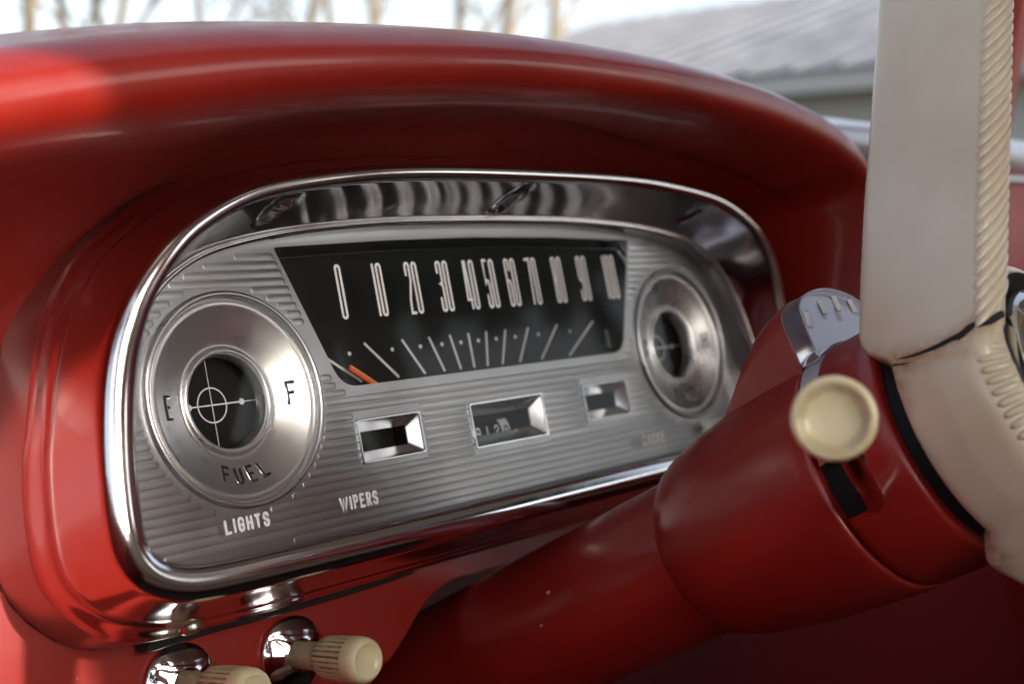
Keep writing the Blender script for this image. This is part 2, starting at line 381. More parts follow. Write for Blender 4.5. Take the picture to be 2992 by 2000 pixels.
# ---- face plate with openings
def inside(poly, x, z):
    c = False; n = len(poly)
    for i in range(n):
        (x1, z1), (x2, z2) = poly[i], poly[i - 1]
        if (z1 > z) != (z2 > z) and x < (x2 - x1) * (z - z1) / (z2 - z1) + x1: c = not c
    return c
def fill(lps):
    """triangles inside the first loop and outside the others"""
    pv, pe = [], []
    for lp in lps:
        b = len(pv); pv += [Vector(p) for p in lp]; pe += [(b + i, b + (i + 1) % len(lp)) for i in range(len(lp))]
    rv, re_, rf, *_ = delaunay_2d_cdt(pv, pe, [], 0, 1e-4); out = []
    for q in rf:
        cx = sum(rv[i].x for i in q) / 3; cz = sum(rv[i].y for i in q) / 3
        if inside(lps[0], cx, cz) and not any(inside(l, cx, cz) for l in lps[1:]): out.append(list(q))
    return rv, out
FACE = [(x, z) for x, z, y in inset(BEAD, -1.0)][::4]
GX, GR = 158.0, 42.6
SPT = 60.2
def round_poly(pts, rad, n=6):
    out = []; k = len(pts)
    for i in range(k):
        p, a, b = pts[i], pts[i - 1], pts[(i + 1) % k]; r = rad[i]
        if r <= 0: out.append(p); continue
        da = (a[0] - p[0], a[1] - p[1]); db = (b[0] - p[0], b[1] - p[1]); la, lb = math.hypot(*da), math.hypot(*db)
        p0 = (p[0] + da[0] / la * r, p[1] + da[1] / la * r); p2 = (p[0] + db[0] / lb * r, p[1] + db[1] / lb * r)
        for q in range(n + 1):
            t = q / n; out.append(tuple((1 - t) ** 2 * p0[j] + 2 * t * (1 - t) * p[j] + t * t * p2[j] for j in (0, 1)))
    return out
SPEED = round_poly([(-126.2, SPT), (-60, SPT + 2.2), (0, SPT + 3), (60, SPT + 2.2), (126.2, SPT), (102.0, -0.8), (-102.0, -0.8)], [1.5, 0, 0, 0, 1.5, 9, 9])
def rect(x0, x1, z0, z1): return round_poly([(x0, z0), (x1, z0), (x1, z1), (x0, z1)], [1.0] * 4, 3)
WIN = {'odometer': rect(-26.2, 26.2, -36.2, -16.5), 'signal_window': rect(-97.5, -60.5, -33.4, -16.1), 'signal_window_b': rect(60.5, 97.5, -33.4, -16.1)}
circ = lambda cx, r, n=72: [(cx + r * math.cos(2 * math.pi * k / n), r * math.sin(2 * math.pi * k / n)) for k in range(n)]
loops = [FACE, circ(-GX, GR), circ(GX, GR), SPEED] + list(WIN.values())
rv, rf = fill(loops)
fp = mesh_obj('face_plate', [(p.x, 0.0, p.y) for p in rv], [list(q) for q in rf], M['face'], CL, 0)
# raised ribs, each a long rounded bar
PITCH = 3.5
blockers = [circ(-GX, GR + 1.6), circ(GX, GR + 1.6)]
def grow(poly, d):
    cx = sum(p[0] for p in poly) / len(poly); cz = sum(p[1] for p in poly) / len(poly); out = []
    for x, z in poly: out.append((x + (d if x > cx else -d), z + (d if z > cz else -d)))
    return out
blockers += [grow(SPEED, 1.9)] + [grow(w, 1.4) for w in WIN.values()]
FIN = [(x, z) for x, z, y in inset(BEAD, 2.0)][::3]
z = -59.0; nrib = 0
while z < 66:
    xs = [x * 0.8 for x in range(-290, 291)]; run = None; segs = []
    for x in xs:
        ok = all(inside(FIN, x, z + dz) for dz in (-1.4, 0, 1.4)) and not any(inside(b, x, z + dz) for b in blockers for dz in (-1.3, 0, 1.3))
        if ok and run is None: run = x
        if not ok and run is not None:
            if x - run > 6: segs.append((run, x - .8))
            run = None
    for x0, x1 in segs:
        hw = 1.6; prof = [(-hw, 0.25), (-hw + .12, -.10), (-hw + .34, -.15), (0, -.18), (hw - .34, -.15), (hw - .12, -.10), (hw, 0.25)]
        st = [(x0, .30, .1), (x0 + .35, .72, .7), (x0 + 1.1, 1, 1), (x1 - 1.1, 1, 1), (x1 - .35, .72, .7), (x1, .30, .1)]
        mesh_obj('rib', *grid([[(X, (b if b > 0 else b * kb), z + a * ka) for a, b in prof] for X, ka, kb in st]), M['face'], fp, 35); nrib += 1
    z += PITCH

# ---- round gauges
def gauge(name, cx, word, lw, rw, label):
    prof = [(43.2, .35), (43.1, -1.2), (42.6, -2.1), (41.8, -2.4), (41.0, -2.1), (40.5, -1.2), (40.2, -.2), (39.9, .2), (39.4, .0), (38.4, -.1), (37.4, .05), (36.6, .4), (35.6, .9), (32, 2.2), (28, 3.7), (24, 5.2), (22.6, 5.8), (21.9, 5.8), (21.4, 5.4), (20.9, 4.8), (20.2, 4.5), (19.5, 4.7), (18.9, 5.4), (18.5, 6.6), (18.2, 8.4), (18.1, 11.0)]
    g = mesh_obj(name, *lathe([(-y, r) for r, y in prof], (cx, 0, 0), (0, -1, 0), 112), M['dish'], CL, 55)
    g['label'] = label
    mesh_obj('dial', *lathe([(-10.8, 18.2), (-10.9, 25), (-16, 25), (-16.2, 24.5), (-16.2, .01)], (cx, 0, 0), (0, -1, 0), 64), M['black'], g, 40)
    nr = (0, -1, 0); mb = MB()
    mb.add(*tube([(cx + 7 * math.cos(t), 15.9, 7 * math.sin(t)) for t in [2 * math.pi * k / 48 for k in range(48)]], .33, nr, .5, 6, True))
    mb.build('target_ring', M['printg'], g)
    mb = MB(); mb.add(*tube([(cx, 15.95, -23), (cx, 15.95, 23)], .22, nr, .5, 6)); mb.build('centre_line', M['printg'], g)
    mb = MB(); mb.add(*tube([(cx - 23, 15.5, 0), (cx + 15, 15.5, 0)], .34, nr, .5, 6)); mb.add(*tube([(cx + 15, 15.5, 0), (cx + 24, 15.5, 0)], .2, nr, .5, 6))
    mb.add(*lathe([(0, 1.35), (.4, 1.2), (.5, .01)], (cx + 14.4, 15.5, 0), nr, 20)); mb.add(*lathe([(0, 1.35), (.4, 1.2), (.5, .01)], (cx - 11.6, 15.5, 0), nr, 20))
    mb.build('pointer', M['printg'], g)
    tab = sorted((r, y) for r, y in prof if 22 < r < 37.5)
    def onface(u, v, lift):
        return (cx + u, interp(tab, math.hypot(u, v)) - lift, v)
    def put(ch, u, v, ang, w, h, sw):
        ca, sa = math.cos(ang), math.sin(ang); sh = letter(ch, w, h)
        for nm, wd, lift, fl, mt in (('letter', sw + .5, .0, .32, 'chrome'), ('letter_inlay', sw, .20, .36, 'inlay')):
            mb = MB(); strokes(sh, lambda a, b: onface(u + (a - w / 2) * ca - (b - h / 2) * sa, v + (a - w / 2) * sa + (b - h / 2) * ca, lift), wd, nr, fl, mb)
            mb.build(nm, M[mt], g)
    put(lw, -30.2, 0, 0, 3.0, 8.6, 1.15); put(rw, 30.2, 0, 0, 3.0, 8.6, 1.15)
    for k, ch in enumerate(word):
        a = R_(-90 + (k - (len(word) - 1) / 2) * 11.8); put(ch, 29.8 * math.cos(a), 29.8 * math.sin(a), a + math.pi / 2, 2.7 if ch != 'M' else 3.2, 6.0, 1.0)
    return g
gauge('fuel_gauge', -GX, 'FUEL', 'E', 'F', 'round fuel gauge lettered E and F with crosshair dial')
gauge('temperature_gauge', GX, 'TEMP', 'C', 'H', 'round temperature gauge beside the steering column')

# ---- speedometer
def wall(loop, y0, y1, d):
    a = [(x, y0, z) for x, z in loop]; gl_ = grow(loop, d); b = [(x, y1, z) for x, z in gl_]
    return grid([a, b], closed_v=True)
sp = mesh_obj('speedometer', *wall(SPEED, 0.02, 14, -1.0), M['bright'], CL, 30)
sp['label'] = 'speedometer from 0 to 100 with orange needle at zero'
mesh_obj('dial', *box((0, 16.2, 30), 128, .5, 40), M['black'], sp, 0)
mb = MB(); mb.add(*tube(smooth_poly([(-123.5, 7, SPT - 3.4), (-60, 7, SPT - 1.4), (0, 7, SPT - .6), (60, 7, SPT - 1.4), (123.5, 7, SPT - 3.4)], 6), .35, None, 1, 6)); mb.build('glass_edge', M['trim'], sp)
tops = [0, 13.3, 28, 46, 70, 101.5]; bots = [0, 9.8, 21.2, 34.7, 52.2, 75.5]; nr = (0, -1, 0)
for k in range(-5, 6):
    s = -1 if k < 0 else 1
    mb = MB(); mb.add(*tube([(s * tops[abs(k)], 15.6, 19), (s * bots[abs(k)], 15.6, 2.0)], .62, nr, .4, 6)); mb.build('tick_mark', M['printg'], sp)
for dx in (6.4, 19.8, 34.6, 53.2, 80):
    for s in (-1, 1):
        mb = MB(); mb.add(*lathe([(0, .98), (.25, .85), (.3, .01)], (s * dx, 15.65, 14.9), nr, 16)); mb.build('tick_dot', M['printg'], sp)
a, b = (-101.5, 11.4, 19), (-75.5, 11.4, 2.0); dv = vsub(b, a)
nd = MB(); p0, p1 = vadd(a, dv, .62), vadd(a, dv, 1.4); t = vnorm(vsub(p1, p0)); u = vnorm(vcross(t, (0, 1, 0)))
u = u if u[2] > 0 else tuple(-c for c in u)
nd.add(*box(vadd(tuple((p0[i] + p1[i]) / 2 for i in range(3)), u, -.4), vlen(vsub(p1, p0)) / 2, .5, .85, (t, (0, 1, 0), u))); ndo = nd.build('needle', M['orange'], sp, 0)
nd = MB(); nd.add(*box(vadd(tuple((p0[i] + p1[i]) / 2 for i in range(3)), u, .85), vlen(vsub(p1, p0)) / 2, .45, .38, (t, (0, 1, 0), u))); nd.build('needle_edge', M['orange_edge'], sp, 0)

# ---- small bevelled windows
for nm, lp in WIN.items():
    cx = sum(p[0] for p in lp) / len(lp); w_ = 5.2 if nm == 'odometer' else 4.4
    inner = grow(lp, -w_)
    rim = [[(x, .03, z) for x, z in grow(lp, .9)], [(x, -.75, z) for x, z in grow(lp, .55)], [(x, -.75, z) for x, z in grow(lp, .1)], [(x, 0.05, z) for x, z in grow(lp, -.1)], [(x, 4.6, z) for x, z in inner], [(x, 5.4, z) for x, z in grow(inner, -.05)]]
    wo = mesh_obj(nm.replace('_b', ''), *grid(rim, closed_v=True), M['bright'], CL, 25)
    rows = [[(x, 5.0, z) for x, z in inner], [(x, 15, z) for x, z in grow(inner, 2)]]
    v, f = grid(rows, closed_v=True); f.append(list(range(len(inner), 2 * len(inner))))
    mesh_obj('recess', v, f, M['black'], wo, 30)
    # little bright dots where the ribs end against the frame
    x0 = min(p[0] for p in lp); zs = [p[1] for p in lp]
    for k in range(6 if nm == 'odometer' else 5):
        zz = min(zs) + 1.5 + k * (max(zs) - min(zs) - 3) / (5 if nm == 'odometer' else 4)
        mesh_obj('rivet_dot', *lathe([(0, .55), (.3, .45), (.45, .01)], (x0 - 1.7, -.1, zz), (0, -1, 0), 10), M['bright'], wo, 60)
    if nm == 'odometer':
        P0, P1 = at_y(1398, 1262, 12.4), at_y(1478, 1243, 12.4); st = (P1[0] - P0[0]) / 3
        for k, ch in enumerate('0912'):
            X = P0[0] + (k - 1) * st
            mesh_obj('number_wheel', *lathe([(-st * .46, 9.5), (st * .46, 9.5)], (X, 22.2, P0[2] - 2.0), (1, 0, 0), 40), M['black'], wo, 30)
            mb = MB(); strokes(digit(ch, 2.6, 5.0), lambda u_, v_: (X - 1.3 + u_, 12.55 + 0.03 * (v_ - 2.5) ** 2, P0[2] - 3.6 + v_), .85, (0, -1, 0), .3, mb); mb.build('wheel_digit', M['printg'], wo)
        X = P0[0] + 3 * st
        mesh_obj('tenths_wheel', *lathe([(-st * .46, 9.5), (st * .46, 9.5)], (X, 22.2, P0[2] - 2.0), (1, 0, 0), 40), M['print'], wo, 30)
        mb = MB(); strokes(digit('0', 2.4, 5.0), lambda u_, v_: (X - 1.2 + u_, 12.55 + 0.03 * (v_ - 2.5) ** 2, P0[2] - 4.6 + v_), .8, (0, -1, 0), .3, mb); mb.build('wheel_digit', M['black'], wo)

# ---- clear lens and what is printed on it
YL = -4.2
LENS = [(x, z) for x, z, y in inset(BEAD, 0.0)][::4]
v = [(x, YL, z) for x, z in LENS]
ln = mesh_obj('lens', v, [list(range(len(v)))], M['lens'], CL, 0)
ln['label'] = 'clear plastic lens with white control lettering'
def text(word, x0, z0, w, h, gap, sw, nm='lettering'):
    x = x0
    for ch in word:
        ww = w * (2.0 if ch == 'W' else .12 if ch == 'I' else 1)
        mb = MB(); strokes(letter(ch, ww, h), lambda a, b: (x + a, YL - .12, z0 + b), sw, (0, -1, 0), .15, mb); mb.build(nm, M['print'], ln); x += ww + gap
text('LIGHTS', -177.0, -50.3, 2.0, 4.6, 2.05, 1.25)
text('WIPERS', -118.6, -51.2, 1.85, 4.9, 1.85, 1.15)
text('CHOKE', 98.6, -51.8, 2.1, 5.1, 2.3, 1.02)
text('THROTTLE', 156.5, -51.4, 1.9, 5.1, 1.7, 1.02)
NX = [-97, -74, -52.8, -32.3, -14.2, .3, 16.3, 32.6, 53, 74, 98]
for k, X in enumerate(NX):
    s = str(k * 10); DW, SW, GAP = 2.4, 1.3, 2.15; H = 22.7
    tot = sum(0.1 if c == '1' else DW for c in s) + GAP * (len(s) - 1); x = X - tot / 2; mb = MB()
    for c in s:
        w_ = 0.1 if c == '1' else DW
        strokes(digit(c, w_, H), lambda a, b: (x + a, YL - .12, 28.0 + b), SW, (0, -1, 0), .12, mb); x += w_ + GAP
    mb.build('numeral', M['printg'], ln)

# ---- rubber gasket and a mounting screw under the bezel
mb = MB(); gp = [at_y(u, v, 38) for u, v in ((418, 1884), (440, 1884), (500, 1866), (560, 1850), (640, 1828), (767, 1797), (900, 1762), (1060, 1716), (1200, 1672))]
gq = smooth_poly(gp, 4); mb.add(*tube(gq, 4.6, (0, 0, 1), .75, 8, False, [1 - .6 * k / len(gq) for k in range(len(gq))])); mb.build('gasket', M['rubber'], CL)
p = at_y(561, 1846, 16); mesh_obj('mounting_screw', *lathe([(-1, 4.6), (0, 4.6), (1.0, 4.2), (1.8, 2.6), (2.0, .01)], (p[0], p[1], p[2] + .8), (0, -.25, -1), 24), M['steel'], CL, 40)

# ================================================================== dashboard
DB = root('dashboard', (0, 40, -200), 'glossy red painted steel dashboard with a rounded hood over the instruments', 'dashboard')
# hood swept along its rim
RIM = smooth_poly([(-520, 40), (-450, 62), (-380, 80), (-320, 95), (-271, 106.5), (-231, 114.5), (-185, 122), (-120, 129), (-60, 133.5), (0, 135), (60, 134.3), (126, 130.2), (169, 124.8), (212, 116), (236, 107), (252, 95.5), (263, 80), (269, 60), (272, 30), (273, -10), (272, -50), (270, -84), (268, -96)], 9)
PC = [(170, 50), (110, 43), (60, 35.5), (10, 27), (-25, 18.6), (-50, 10.4), (-66, 3.9), (-78, -1), (-87, -7), (-92, -14), (-91.5, -20.5), (-87, -25.5), (-80, -28.6), (-70, -30.4), (-64, -30), (-50, -29.6), (-30, -29.8), (-10, -30.2), (5, -30.7), (20, -31.3), (35, -32.1), (48, -33)]
PL = [(170, 50), (110, 43), (60, 35.5), (10, 27), (-25, 18.6), (-50, 10.4), (-65, 4.4), (-76, 0.6), (-84, -5), (-89, -12), (-89, -19), (-84, -25.5), (-73, -30.5), (-57, -34), (-40, -37), (-23, -40.5), (-7, -45), (8, -51.5), (22, -60), (33, -70), (40, -81), (43.6, -95)]
PR = [(60, 9), (50, 9), (40, 9), (20, 8.5), (-10, 8), (-40, 6.8), (-60, 4.4), (-74, 1.2), (-83, -2.6), (-88, -6.2), (-88, -9.4), (-83, -11.4), (-72, -12), (-60, -12), (-48, -12), (-36, -12), (-24, -12), (-10, -12), (4, -12), (18, -12), (32, -12), (48, -12)]
rows = []; nR = len(RIM)
for i, (x, z) in enumerate(RIM):
    a, b = RIM[max(0, i - 1)], RIM[min(nR - 1, i + 1)]; tx, tz = b[0] - a[0], b[1] - a[1]; l = math.hypot(tx, tz); nx, nz = -tz / l, tx / l
    kl = min(1, max(0, (-150 - x) / 115)); kl = kl * kl * (3 - 2 * kl)
    kr = min(1, max(0, 1 - nz)) ; kr = 0 if x < 0 else min(1, kr / .85); kr = kr * kr * (3 - 2 * kr)
    row = []
    for qi, (pc, pl, pr) in enumerate(zip(PC, PL, PR)):
        if qi in (12, 13, 14, 15): pc = (pc[0] + (26, 26, 24, 14)[qi - 12] * min(1.1, max(0, (x + 50) / 150)) * (.35 if qi == 12 else 1), pc[1])
        y = pc[0] * (1 - kl) + pl[0] * kl; o = pc[1] * (1 - kl) + pl[1] * kl
        y = y * (1 - kr) + pr[0] * kr; o = o * (1 - kr) + pr[1] * kr
        # left of the cluster the sweep stays upright so the hood runs on level
        ax, az = (nx * (1 - kl), nz * (1 - kl) + kl)
        row.append((x + ax * o, y, z + az * o))
    rows.append(smooth_poly(row, 3))
mesh_obj('hood', *grid(rows), M['red'], DB, 80)
# flat panel behind and below the cluster, cut away around the steering column
YP = 44.0
CUT = [at_y(u, v, YP) for u, v in ((1117, 1958), (1140, 1930), (1190, 1850), (1235, 1770), (1270, 1730), (1330, 1690), (1393, 1676))]
PAN = [(-560, -330), (-150, -330), (-96, -160)] + [(p[0], p[2]) for p in CUT] + [(14, -97), (34, -99), (54, -106), (74, -116), (94, -120), (130, -112), (300, -100), (300, 100), (-560, 60)]
PANi = smooth_poly(PAN[1:-3], 3)
OUT = [PAN[0]] + PANi + PAN[-3:]
HOLE = [(x, z) for x, z, y in inset(FRT, -3.3)][::6]
rv, rf = fill([OUT, HOLE])
def pan_y(x, z):                              # soft press-in of the sheet towards its lower edge and round the cluster
    return YP + 5.0 * max(0, (-95 - z) / 95) ** 2
pan = mesh_obj('panel', [(p.x, pan_y(p.x, p.y), p.y) for p in rv], [list(q) for q in rf], M['red'], DB, 40)
mb = MB()                                     # rolled edge round the column cut-out
mb.add(*grid([[(x + dx_ , pan_y(x, z) + dy_, z + dz_) for x, z in PANi] for dx_, dy_, dz_ in ((0, 0, 0), (0, 1.2, -.5), (0, 4, -.2))])); mb.build('panel_edge', M['red'], DB)
# folded lip inside the cluster opening
mb = MB(); mb.add(*grid([[(x, YP + .2, z) for x, z in HOLE], [(x, YP + 14, z) for x, z in HOLE], [(x * .8, YP + 15, z * .8) for x, z in HOLE]], closed_v=True)); mb.build('opening_flange', M['dark'], DB, 40)
# passenger side of the dash
PS = [(200, 205), (140, 196), (90, 181), (55, 168), (30, 158.5), (12, 150), (2, 142), (-3, 134), (-2, 126), (5, 120.5), (12, 117), (14, 108), (17, 90), (20, 40), (24, -50), (32, -72), (50, -84), (90, -90), (200, -92)]
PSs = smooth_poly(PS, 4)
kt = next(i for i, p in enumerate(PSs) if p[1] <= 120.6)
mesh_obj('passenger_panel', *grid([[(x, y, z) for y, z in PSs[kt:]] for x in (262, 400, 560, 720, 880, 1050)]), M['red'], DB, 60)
mesh_obj('dash_top', *grid([[(x, y, z) for y, z in PSs[:kt + 1]] for x in (262, 400, 560, 720, 880, 1050)]), mat('dash_top_sky_tint', (.50, .54, .63), .35, coat=.8, coat_rough=.08), DB, 60)  # pale colour stands in for sky reflected at a grazing angle
mb = MB(); mb.add(*tube([(275, 11, 112), (1050, 11, 112)], 4.2, (0, -1, 0), .7, 10)); mb.build('trim_strip', M['trim'], DB)
# inner firewall so no daylight shows through the cut-out
mb = MB(); mb.add(*box((200, 212, -400), 1300, 4, 600)); mb.build('firewall', mat('shaded_red_paint', (.11, .004, .007), .5), DB, 0)  # red darkened so the footwell shade sits in the colour

# ================================================================== control knobs
def control_knob(c, label, tw):
    kn = root('control_knob', c, label, 'knob', 'pull knobs below the cluster')
    ax = vnorm((-.03, -1, -.09))
    mesh_obj('escutcheon', *lathe([(-.5, 16.4), (.6, 16.4), (1.1, 15.8), (2.6, 13.0), (4.2, 10.2), (5.2, 8.2), (5.6, 7.3), (5.2, 6.8), (3.5, 6.5)], c, ax, 64), M['chrome'], kn, 25)
    prof = [(3, 5.9), (6, 6.0), (11, 6.05), (13, 6.2), (14, 6.6), (14.8, 7.6), (16, 8.5), (18, 8.95), (21, 9.2), (25, 9.4), (29, 9.5), (32, 9.55), (33.2, 9.6), (34, 9.6), (35, 9.65), (38, 9.5), (40, 9.0), (41.4, 8.1), (41.9, 7.3), (41.7, 6.7), (41.0, 6.1), (40.4, 4.5), (40.0, 2.5), (39.9, .01)]
    prof = [(h + (6 if h > 10 else 0), r) for h, r in prof]; NF = 26; n = NF * 6
    def rf(h, r, a):
        if 21.5 <= h <= 39.3:
            k = (a + tw) / (2 * math.pi) * NF; k -= math.floor(k)
            if k < .34: return r - .75
        return r
    v, f = lathe(prof, c, ax, n, rfun=rf)
    o = mesh_obj('knob', v, f, M['ivory'], kn, 30)
    at = o.data.attributes.new('dirt', 'FLOAT', 'POINT'); i = 0
    for h, r in prof:
        for k in range(n):
            a = 2 * math.pi * k / n; d = .10 if h < 40 else 0.0
            if h < 7: d = .6
            if rf(h, r, a) < r: d = 1.0 * (.75 + .25 * math.sin(k * 1.7))
            if 17.5 < h < 21.5: d = .5
            at.data[i].value = d; i += 1
    return kn
control_knob(at_y(858, 1914, 43), 'cream fluted pull knob on chrome escutcheon below the word WIPERS', 0.1)
control_knob(at_y(530, 2003, 43), 'cream fluted pull knob on chrome escutcheon below the word LIGHTS', 0.6)

# ================================================================== steering column
AX0 = (0, -27, -118); AD = vnorm((0, -64.5, 18.7)); E1 = (1, 0, 0); E2 = vnorm((0, -AD[2], AD[1])); E2 = E2 if E2[2] > 0 else tuple(-c for c in E2)
def col(s, a, b): return tuple(AX0[i] + AD[i] * s + E1[i] * a + E2[i] * b for i in range(3))
def colp(s, r, ph): return col(s, r * math.cos(R_(ph)), r * math.sin(R_(ph)))
def clathe(prof, n=96, skip=None, caps=False):
    rows = [[colp(s, r, 360 * k / n) for k in range(n)] for s, r in prof]; v, f = grid(rows, closed_v=True)
    if skip: f = [q for qi, q in enumerate(f) if not skip(qi // n, (qi % n) * 360 / n)]
    if caps: f.append(list(range(n))); f.append(list(range(len(v) - n, len(v))))
    return v, f
SC = root('steering_column', col(-160, 0, 0), 'red steering column with flared shroud and clear gear indicator', 'steering column')
mesh_obj('column_tube', *clathe([(-150, 35.5), (-20, 35), (76, 34.6)]), M['red_shroud'], SC, 40)
mesh_obj('shroud', *clathe([(70, 33), (73.5, 34.9), (75, 36.6), (78, 38.8), (83, 40.8), (92, 43), (105, 45.2), (120, 47.1), (140, 48.9), (155, 49.6), (160.4, 49.8), (161.6, 49.4), (162.2, 48.4), (162.2, 44)]), M['red_shroud'], SC, 50)
S2 = [(163.8, 44), (163.8, 48.2), (164.6, 49.0), (167, 49.4), (171, 49.4), (175, 49.4), (179, 49.4), (181.5, 49.4), (188, 49.4), (194, 49.2), (195.6, 48.6), (196.2, 47.4), (196.2, 44)]
mesh_obj('turn_signal_collar', *clathe(S2, 144, lambda i, ph: i < 6 and 172 <= ph < 196), M['red_shroud'], SC, 50)
mesh_obj('inner_sleeve', *clathe([(150, 43.5), (208, 43.5)]), M['gap'], SC, 40)
# gear indicator: red wedge housing and a clear arch in front of it
ARCH = smooth_poly([(-24.5, 43), (-23.6, 55), (-22, 64.5), (-17, 69.6), (-8, 72.8), (4, 74.2), (16, 73.2), (28, 69.5), (38, 62), (45, 53), (47, 40)], 5)
rows = []
for k in range(15):
    t = k / 14; s = 114 + 48.6 * t; hgt = math.sin(min(1, t * 1.0) * math.pi / 2) ** 1.15; row = []
    for a, b in ARCH:
        aw = a * (.62 + .38 * t); rr = interp([(105, 45.2), (120, 47.1), (140, 48.9), (163, 49.8)], s) - .8
        lowb = math.sqrt(max(1, rr * rr - aw * aw)); row.append(col(s, aw, lowb + max(0, b - math.sqrt(max(1, 2380 - a * a)) ) * hgt - (3 if b < 44 else 0)))
    rows.append(row)
v, f = grid(rows); n = len(ARCH); f.append(list(range(len(v) - n, len(v))))
hs = mesh_obj('indicator_housing', v, f, M['red_shroud'], SC, 50)
AR2 = [(a, b) for a, b in ARCH]; inner = [(50.2 * math.cos(R_(q)), 50.2 * math.sin(R_(q))) for q in range(20, 118, 5)]
loop = [(a * 1.0, max(b, 0)) for a, b in AR2 if b > 44] + inner
rows = [[col(s, a, b) for a, b in loop] for s in (163.0, 171.4)]
v, f = grid(rows, closed_v=True); n = len(loop); f += [list(range(n)), list(range(n, 2 * n))]
cl = mesh_obj('indicator_lens', v, f, M['clear'], SC, 30); bevel_mod(cl, .0004, 2)
rows = [[col(s, r * math.cos(R_(q)), r * math.sin(R_(q))) for q in range(112, 168, 4)] for s, r in ((163.2, 47), (163.2, 49.9), (171.2, 49.9), (171.2, 47))]
mesh_obj('lens_foot', *grid(rows), mat('grey_plastic', (.42, .44, .50), .3), SC, 30)
def on_col_plane(u, v_, s):
    d = ray(u, v_); p0 = col(s, 0, 0); t = vdot(vsub(p0, CAMP), AD) / vdot(d, AD); q = vsub(vadd(CAMP, d, t), p0)
    return vdot(q, E1), vdot(q, E2)
for (u0, v0), (u1, v1) in (((1030, 515), (1085, 690)), ((1185, 385), (1260, 540)), ((1345, 340), (1420, 500)), ((1525, 375), (1600, 530))):
    a0 = on_col_plane(2092 + u0 / 3.92, 780 + v0 / 3.92, 171.7); a1 = on_col_plane(2092 + u1 / 3.92, 780 + v1 / 3.92, 171.7)
    ca = ((a0[0] + a1[0]) / 2, (a0[1] + a1[1]) / 2); dv = (a1[0] - a0[0], a1[1] - a0[1]); l = math.hypot(*dv); t = tuple(E1[i] * dv[0] / l + E2[i] * dv[1] / l for i in range(3)); sdir = vcross(t, AD)
    mesh_obj('gear_mark', *box(col(171.75, *ca), l / 2, 2.0, .12, (t, sdir, AD)), M['print'], cl, 0)
mesh_obj('indicator_pointer', *box(col(160.5, -19, 60), .5, 6, 2.0, (E1, E2, AD)), M['orange'], SC, 0)

# ================================================================== turn signal lever
KP = (-138.1, -239.5, -46.8); SP = col(174, -41, -14); LD = vnorm(vsub(KP, SP))
TL = root('turn_signal_lever', SP, 'turn signal lever ending in a round cream knob with dished end', 'lever')
mb = MB(); mb.add(*tube(smooth_poly([vadd(SP, LD, -4), vadd(SP, LD, 30), vadd(SP, LD, 60), vadd(KP, LD, -14)], 4), 4.0, None, 1, 16)); mb.build('stalk', M['lever'], TL)
# end of the knob faces a little down and back from the lever line
KA = vnorm((-.90, -.43, .02))
v, f = lathe([(-21, 4.5), (-20, 6), (-15, 9.2), (-9, 11.6), (-4, 12.5), (-1.5, 12.5), (0, 12.0), (.6, 11.2), (.5, 10.3), (-.2, 9.5), (-1.2, 8.6), (-2.0, 7), (-2.5, 4.5), (-2.7, 2), (-2.75, .01)], KP, KA, 72)
ko = mesh_obj('lever_knob', v, f, M['ivory'], TL, 60)
at = ko.data.attributes.new('dirt', 'FLOAT', 'POINT')
for i in range(len(v)): at.data[i].value = .35 if 8 <= (i // 72) <= 10 else 0.05

# ================================================================== steering wheel
SW_ = root('steering_wheel', col(203, 0, 0), 'cracked cream steering wheel with ribbed spokes and rust stains', 'steering wheel')
VD = vnorm(tuple(63 * E1[i] + 117 * E2[i] + 50 * AD[i] for i in range(3)))
WDv = vnorm(vsub(AD, tuple(vdot(AD, VD) * c for c in VD))); TD = vcross(VD, WDv); TD = TD if TD[0] < 0 else tuple(-c for c in TD)
Q0 = colp(222, 53, 155)
LEFT = [(-40, -13), (-4, -15), (0, -17), (2, -21), (4, -27), (6, -30.5), (9, -33.6), (13, -35.2), (24.5, -36.4), (38.6, -38), (67.8, -40.6), (105.8, -42.7), (162.7, -46.2), (200, -48)]
RGT = [(-40, 15), (8.6, 13), (42.5, 10), (69.8, 8.2), (98.3, 6.3), (143.6, 3.3), (200, 0)]
BLG = [(-40, 5.5), (16, 6.0), (53, 6.0), (87, 6.0), (139, 6.0), (200, 6)]
TH = 17.0
def spoke_section(h, n=8):
    """closed section in (w, t): flat camera-side face, rounded driver side"""
    l, r, b = interp(LEFT, h), interp(RGT, h), interp(BLG, h); pts = []; c = 4.0
    pts += [(l + c - c * math.cos(R_(a)), -c + c * math.sin(R_(a))) for a in range(0, 91, 15)]
    pts += [(l + (r - l) * .35, .35), (l + (r - l) * .7, .3), (r - 2, 0)]
    pts += [(r + b * math.sin(R_(a)) ** .9 if a > 0 else r, -TH / 2 + TH / 2 * math.cos(R_(a))) for a in range(10, 171, 10)]
    pts += [(r - 2, -TH), (l + (r - l) * .5, -TH)]
    pts += [(l + c - c * math.sin(R_(a)), -TH + c - c * math.cos(R_(a))) for a in range(0, 91, 15)]
    return pts
def spoke_pt(h, w, t): return tuple(Q0[i] + VD[i] * h + WDv[i] * w + TD[i] * t for i in range(3))
RIMC, RIMR = col(352, 0, 0), 206
